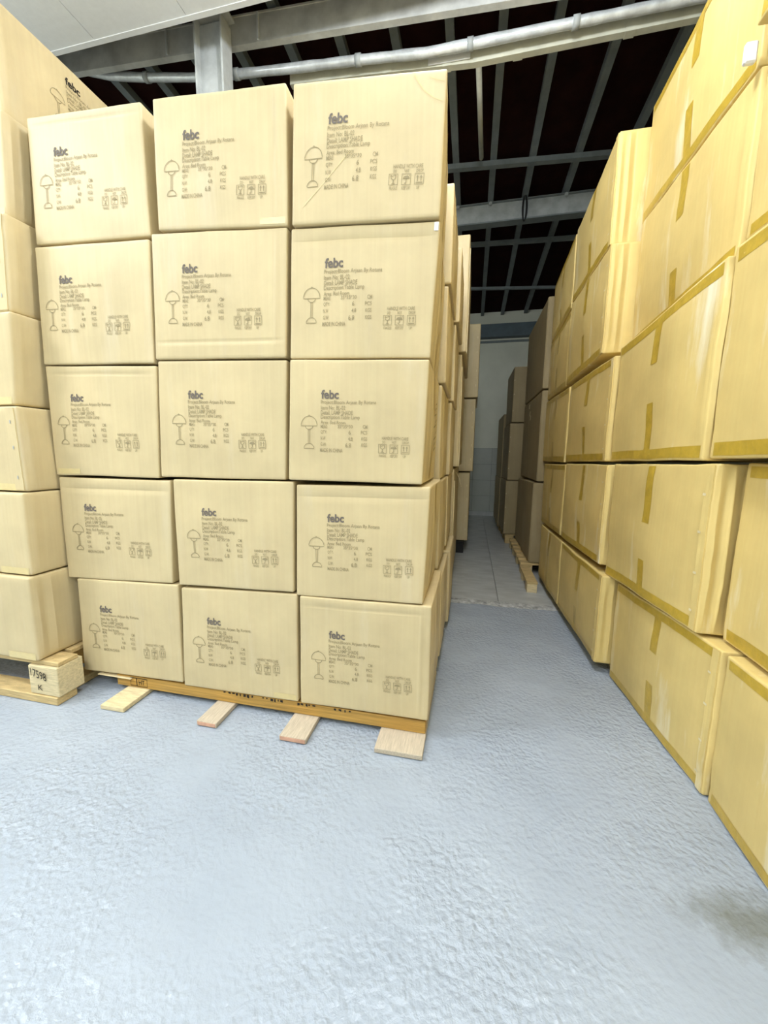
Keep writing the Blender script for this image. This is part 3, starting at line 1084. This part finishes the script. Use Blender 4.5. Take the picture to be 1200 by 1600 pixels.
RN = {1: 'bottom row', 2: 'second row up', 3: 'middle row', 4: 'fourth row up', 5: 'top row'}


def rect(c, r, xn, xf, y0, y1, zbn, ztn, zbf=None, ztf=None, **kw):
    zbf = zbn if zbf is None else zbf
    ztf = ztn if ztf is None else ztf
    lab = 'kraft carton in the wall of cartons right of the aisle, %s, %s' % (CN[c], RN[r])
    return side_carton((y0, ztn), (y0, zbn), (y1, ztf), (y1, zbf), xn, xn, xf, xf, lab, c * 10 + r, **kw)


CN = {1: 'nearest column', 2: 'second column', 3: 'third column', 4: 'fourth column'}
# column 1 (runs out of the frame on the right)
rect(1, 1, 0.925, 0.935, 0.48, 1.565, 0.004, 0.600)
rect(1, 2, 0.965, 0.970, 0.50, 1.665, 0.612, 1.285)
rect(1, 3, 0.895, 0.900, 0.62, 1.765, 1.300, 2.05)
rect(1, 4, 0.955, 0.955, 0.66, 1.825, 2.095, 2.655)
_p = at(1169, 62, X=0.905)
rect(1, 5, 0.905, 0.905, 0.60, 1.826, _p.z, 3.45)
# column 2
rect(2, 1, 0.925, 0.855, 1.580, 2.420, 0.006, 0.605, 0.006, 0.582, flap=True)
rect(2, 2, 0.890, 0.805, 1.690, 2.494, 0.615, 1.278, 0.615, 1.262, flap=True)
rect(2, 3, 0.885, 0.805, 1.780, 2.575, 1.292, 2.035, 1.278, 1.915)
rect(2, 4, 0.945, 0.925, 1.840, 2.785, 2.055, 2.675, 1.955, 2.668)
rect(2, 5, 0.945, 0.940, 1.860, 2.835, 2.690, 3.34, 2.685, 3.30)
# column 3
rect(3, 1, 0.78, 0.75, 2.435, 3.365, 0.068, 0.608, flap=True)
rect(3, 2, 0.78, 0.75, 2.520, 3.430, 0.655, 1.258, 0.645, 1.246, flap=True)
rect(3, 3, 0.785, 0.755, 2.590, 3.485, 1.276, 1.880, 1.262, 1.868, flap=True)
rect(3, 4, 0.775, 0.745, 2.800, 3.635, 1.945, 2.578, 1.893, 2.528, flap=True)
rect(3, 5, 0.78, 0.75, 2.850, 3.650, 2.595, 3.215, 2.545, 3.09, flap=True)
# column 4
rect(4, 1, 0.748, 0.735, 3.380, 4.240, 0.068, 0.610)
rect(4, 2, 0.748, 0.735, 3.445, 4.300, 0.650, 1.238, 0.636, 1.228)
rect(4, 3, 0.748, 0.735, 3.500, 4.430, 1.256, 1.860)
rect(4, 4, 0.748, 0.735, 3.650, 4.395, 1.885, 2.495, 1.875, 2.405)
rect(4, 5, 0.748, 0.735, 3.670, 4.385, 2.512, 3.075, 2.42, 2.955)

# darker big cartons beyond, standing on their own pallet
BIG = [  # x, y0, y1, z0, z1, label
    (0.665, 4.46, 5.10, 0.135, 1.02, 'brown carton on the far right pallet, bottom row, nearer of two'),
    (0.665, 5.13, 5.78, 0.135, 1.00, 'brown carton on the far right pallet, bottom row, farther of two'),
    (0.695, 4.46, 5.80, 1.035, 1.985, 'long brown carton on the far right pallet, middle row'),
    (0.695, 4.46, 5.80, 2.00, 2.90, 'long brown carton on the far right pallet, top row'),
]
for k, (x, y0, y1, z0, z1, lab) in enumerate(BIG):
    h = Hexa(corners(Vector((x, y0, z0)), Vector((x + 0.8, y0, z0)), Vector((x, y0, z1)), Vector((x + 0.8, y0, z1)), (-0.01, y1 - y0, 0)), r=0.01, bulge={'L': 0.008}, seed=80 + k)
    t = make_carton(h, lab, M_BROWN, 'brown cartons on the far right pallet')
    v, f = h.patch('L', 0.0, 0.03, 0.01, 0.99, lift=0.005, wavy=0.006, seed=k, skirt=True)
    mesh_obj('joint_flap', v, f, M_BROWN, t)
    if k == 2:
        for (u0, v0) in ((0.62, 0.9), (0.55, 0.8), (0.5, 0.74)):
            v, f = h.patch('L', u0, u0 + 0.05, v0, v0 + 0.06, lift=0.002)
            mesh_obj('torn_paper', v, f, M_FLAP, t)
for k, (z0, z1, x) in enumerate(((0.15, 0.945, 0.508), (0.955, 1.77, 0.522), (1.785, 2.55, 0.54))):
    h = Hexa(corners(Vector((x, 6.0, z0)), Vector((x + 0.8, 6.0, z0)), Vector((x, 6.0, z1)), Vector((x + 0.8, 6.0, z1)), (-0.01, 0.9, 0)), r=0.01, seed=90 + k)
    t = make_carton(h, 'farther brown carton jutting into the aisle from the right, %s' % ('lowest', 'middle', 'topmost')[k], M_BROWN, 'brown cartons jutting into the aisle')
    for vz in (0.2, 0.5, 0.75):
        v, f = h.patch('F', 0.012, 0.02, vz, vz + 0.02, lift=0.003)
        mesh_obj('staple', v, f, M_FLAP, t)
for k, (z0, z1, x) in enumerate(((0.10, 0.93, 0.49), (0.94, 2.0, 0.50))):
    h = Hexa(corners(Vector((x, 7.0, z0)), Vector((x + 0.8, 7.0, z0)), Vector((x, 7.0, z1)), Vector((x + 0.8, 7.0, z1)), (-0.01, 1.1, 0)), r=0.01, seed=95 + k)
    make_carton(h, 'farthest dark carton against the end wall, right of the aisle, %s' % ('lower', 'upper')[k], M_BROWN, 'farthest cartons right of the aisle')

# pale foam piece wedged under the nearest top carton
c0 = at(1168, 63, X=0.95)
t = thing('foam_strip', (0.975, 1.80, 2.67), 'white foam strip wedged upright between two cartons at top right', 'foam strip')
a, b = at(1167.5, 64, Y=1.83), at(1180.5, 115, Y=1.83)
v, f = box_vf(a.x, b.x, 1.829, 1.850, max(b.z, 2.684), min(a.z, _p.z - 0.008), bev=0.005)
o = mesh_obj('strip', v, f, M_WHITE, t)

# ---- left stack at the picture's edge: seven rows of cartons, right sides visible
LEFT = [  # z px boundary (bottom, top) at the front edge, front y, edge px x bottom/top
    ((62, 1035), (50, 903), 1.445), ((50, 903), (44, 770), 1.465), ((43, 769), (24, 633), 1.49), ((23, 632), (17, 484), 1.505),
    ((17, 482), (12, 328), 1.53), ((12, 335), (4, 166), 1.57), ((3, 162), (-9, -20), 1.60)]
LN = ['lowest', 'second up', 'third up', 'fourth up', 'fifth up', 'sixth up', 'topmost']
for k, (b, tp_, y) in enumerate(LEFT):
    pb, pt = at(*b, Y=y), at(*tp_, Y=y)
    if k == 6:
        pt.x = pb.x - 0.005
    pb.x = min(pb.x, -2.125)
    pt.x = min(pt.x, -2.125)
    w = 0.95
    rid = {'R': [('u', 0.05, 0.012, 0.004), ('u', 0.1, 0.015, -0.004), ('u', 0.16, 0.02, 0.005)]} if k in (0, 5) else {'R': [('u', 0.06, 0.015, 0.003)]}
    zb, zt_ = (pb.z + 0.003 if k == 0 else ztop + 0.006), pt.z - 0.003
    ztop = zt_
    h = Hexa(corners(Vector((pb.x - w, y, zb)), Vector((pb.x, y, zb)), Vector((pt.x - w, y, zt_)), Vector((pt.x, y, zt_)), (0, 0.62, 0)), r=0.012, bulge={'R': 0.008 if k != 5 else 0.014, 'F': 0.006}, seed=40 + k, ridges=rid)
    t = make_carton(h, 'cream carton of the stack at the left picture edge, %s' % LN[k], M_CREAM, 'cartons of the left edge stack')
    v, f = h.patch('F', 0.80, 0.985, 0.01, 0.09)
    mesh_obj('tape', v, f, M_TAPE2, t)
    if k in (2, 4):
        v, f = h.patch('F', 0.93, 0.985, 0.02, 0.98, lift=0.004, wavy=0.006, seed=k, skirt=True)
        mesh_obj('joint_flap', v, f, M_CREAM, t)
        for vz in (0.15, 0.5, 0.8):
            v, f = h.patch('F', 0.955, 0.961, vz, vz + 0.04, lift=0.006, nu=1, nv=1)
            mesh_obj('staple', v, f, M_STEEL, t)
    if k == 6:
        a = at(101, 119, X=pb.x)
        print_on(h, t, a, -0.02, face='R', sx=1.0, logo_mat=M_BLACK)


# ------------------------------------------------------------------ pallets
def uneven(seed, a=0.004):
    def fn(p):
        return p + noise.noise_vector(p * 6 + Vector((seed, 0, 0))) * a
    return fn


# pallet under the front stack
t = thing('wooden_pallet', (-1.0, 1.9, 0), 'low timber pallet with protruding bottom boards under the printed carton stack', 'pallet')
box('front_timber', -1.865, -0.156, 1.64, 1.69, 0.026, 0.088, M_AMBER, t, bev=0.003)
box('middle_timber', -1.865, -0.17, 1.89, 1.94, 0.026, 0.075, M_AMBER, t, bev=0.003)
box('rear_timber', -1.865, -0.17, 2.14, 2.19, 0.026, 0.075, M_AMBER, t, bev=0.003)
for x0, x1 in ((-1.98, -1.76), (-1.70, -1.52), (-1.44, -1.26), (-1.18, -1.00), (-0.92, -0.74), (-0.66, -0.48), (-0.36, -0.20)):
    y0 = 1.625 if x0 < -1.9 else 1.70
    box('deck_board', x0, x1, y0, 2.20, 0.0765, 0.081, M_PINEL, t, bev=0.002)
for i, (pa, pb) in enumerate((((157, 1101), (192, 1108)), ((307, 1127), (338, 1131)), ((436, 1150), (478, 1156)), ((584, 1171), (660, 1180)))):
    a, b = at(*pa, Z=0.024), at(*pb, Z=0.024)
    bo = box('bottom_board', a.x, b.x, (a.y + b.y) / 2, 2.2, 0.003, 0.0255, M_GREYWOOD if i != 0 else M_PINEL, t, bev=0.002, fn=uneven(i, 0.003))
    if i in (1, 2):
        box('painted_end', a.x + 0.004, b.x - 0.004, (a.y + b.y) / 2 - 0.0025, (a.y + b.y) / 2 - 0.0005, 0.006, 0.023, M_PINKWOOD, t)
# stencilled marks on the timber
def flat_text(s, x0, x1, z0, z1, y, mat, parent, name='stencil_mark'):
    vs, fs = fit(s, x0, x1, z1, z0)
    return mesh_obj(name, [(a, y, b) for a, b in vs], fs, mat, parent)


vs, fs = stroke([(-1.775, 0.082), (-1.668, 0.082), (-1.668, 0.036), (-1.775, 0.036)], 0.004, True)
mesh_obj('stamp_frame', [(a, 1.6385, b) for a, b in vs], fs, M_BLACK, t)
vs, fs = stroke([(-1.735, 0.082), (-1.735, 0.036)], 0.004)
mesh_obj('stamp_frame', [(a, 1.6385, b) for a, b in vs], fs, M_BLACK, t)
flat_text('HT', -1.722, -1.685, 0.045, 0.072, 1.6385, M_BLACK, t)
rr = random.Random(5)
V, Fc = [], []
for x0, x1 in ((-1.20, -1.02), (-0.98, -0.86), (-0.79, -0.70), (-0.60, -0.52)):
    x = x0
    while x < x1:
        w = rr.uniform(0.006, 0.016)
        zt_ = rr.uniform(0.070, 0.080)
        o_ = len(V)
        V += [(x, 1.6385, zt_), (x + w, 1.6385, zt_ + rr.uniform(-0.004, 0.004)), (x + w, 1.6385, 0.0865), (x, 1.6385, 0.0865)]
        Fc.append((o_, o_ + 1, o_ + 2, o_ + 3))
        x += w + rr.uniform(0.004, 0.016)
mesh_obj('stencil_mark', V, Fc, M_BLACK, t)['kind'] = 'stuff'

# pallet under the left edge stack
t = thing('wooden_pallet', (-2.6, 1.75, 0), 'pine block pallet marked 17598 under the left edge stack', 'pallet')
yb = 1.447
box('bottom_board', -3.1, -2.03, yb - 0.005, yb + 0.10, 0.002, 0.045, M_PINE, t, bev=0.003, fn=uneven(2))
box('bottom_board', -2.19, -2.085, yb + 0.10, yb + 0.6, 0.002, 0.044, M_PINE, t, bev=0.003, fn=uneven(3))
box('block', -2.205, -2.02, yb, yb + 0.14, 0.046, 0.205, M_PINEL, t, bev=0.004, fn=uneven(5))
box('block', -2.27, -2.085, yb + 0.45, yb + 0.60, 0.046, 0.205, M_PINEL, t, bev=0.004, fn=uneven(6))
box('block', -3.1, -2.92, yb, yb + 0.14, 0.046, 0.205, M_PINEL, t, bev=0.004, fn=uneven(7))
for i in range(5):
    box('deck_board', -3.12, -2.02 if i == 0 else -2.09, yb + 0.012 + i * 0.125, yb + 0.115 + i * 0.125, 0.207, 0.229, M_PINE, t, bev=0.002, fn=uneven(8 + i, 0.003))
box('stringer_board', -3.1, -2.2, yb + 0.30, yb + 0.33, 0.046, 0.205, M_AMBER, t)
vs, fs = fit('17598', -2.185, -2.085, 0.195, 0.150)
mesh_obj('handwritten_number', [(a, yb - 0.006, b - (a + 2.185) * 0.22) for a, b in vs], fs, M_BLACK, t)
vs, fs = fit('K', -2.145, -2.115, 0.105, 0.075)
mesh_obj('handwritten_mark', [(a, yb - 0.006, b) for a, b in vs], fs, M_BLACK, t)

# plain pallets: right wall columns, far right, far left
def pallet(x0, x1, y0, y1, h, label, wood, block, ny=3):
    t = thing('wooden_pallet', ((x0 + x1) / 2, (y0 + y1) / 2, 0), label, 'pallet')
    bt = h - 0.045
    for i in range(ny):
        yy = y0 + (y1 - y0 - 0.12) * i / (ny - 1)
        for xx in (x0, (x0 + x1) / 2 - 0.06, x1 - 0.12):
            box('block', xx, xx + 0.12, yy, yy + 0.12, 0.002, bt, block, t, bev=0.003)
    for xx in (x0, (x0 + x1) / 2 - 0.06, x1 - 0.12):
        box('stringer_board', xx - 0.002, xx + 0.122, y0, y1, bt + 0.001, bt + 0.021, wood, t, bev=0.002)
    k = int((y1 - y0) / 0.17)
    for i in range(k):
        yy = y0 + (y1 - y0 - 0.1) * i / (k - 1)
        box('deck_board', x0 - 0.004, x1, yy, yy + 0.1, bt + 0.022, h - 0.002, wood, t, bev=0.002)
    return t


pallet(0.90, 1.36, 2.48, 4.25, 0.062, 'low pallet hidden under the third and fourth columns of kraft cartons', M_PINE, M_PINE)
t = pallet(0.585, 1.40, 4.45, 5.80, 0.132, 'pine block pallet showing beside the aisle under brown cartons', M_PINE, M_PINEL, ny=4)
box('block', 0.572, 0.665, 3.835, 3.955, 0.002, 0.087, M_PINEL, t, bev=0.003)
box('block', 0.572, 0.665, 4.20, 4.32, 0.002, 0.087, M_PINEL, t, bev=0.003)
box('stringer_board', 0.570, 0.668, 3.83, 4.446, 0.088, 0.108, M_PINE, t, bev=0.002)
pallet(0.54, 1.3, 6.02, 6.88, 0.147, 'dark pallet far down the right side of the aisle', M_PINE, M_PINE)
pallet(0.52, 1.3, 7.02, 8.08, 0.097, 'farthest pallet against the end wall on the right', M_PINE, M_PINE)
pallet(-0.78, -0.06, 5.25, 6.4, 0.16, 'black plastic pallet under the far left cartons', M_BLACKPL, M_BLACKPL)
pallet(-0.8, -0.2, 3.55, 4.65, 0.135, 'pallet under the tall plain cartons left of the aisle', M_PINE, M_PINE)
pallet(-0.75, -0.2, 2.23, 3.35, 0.058, 'low pallet under the cartons behind the front stack', M_PINE, M_PINE)

for o in bpy.data.objects:
    if '_b' in o:
        del o['_b']
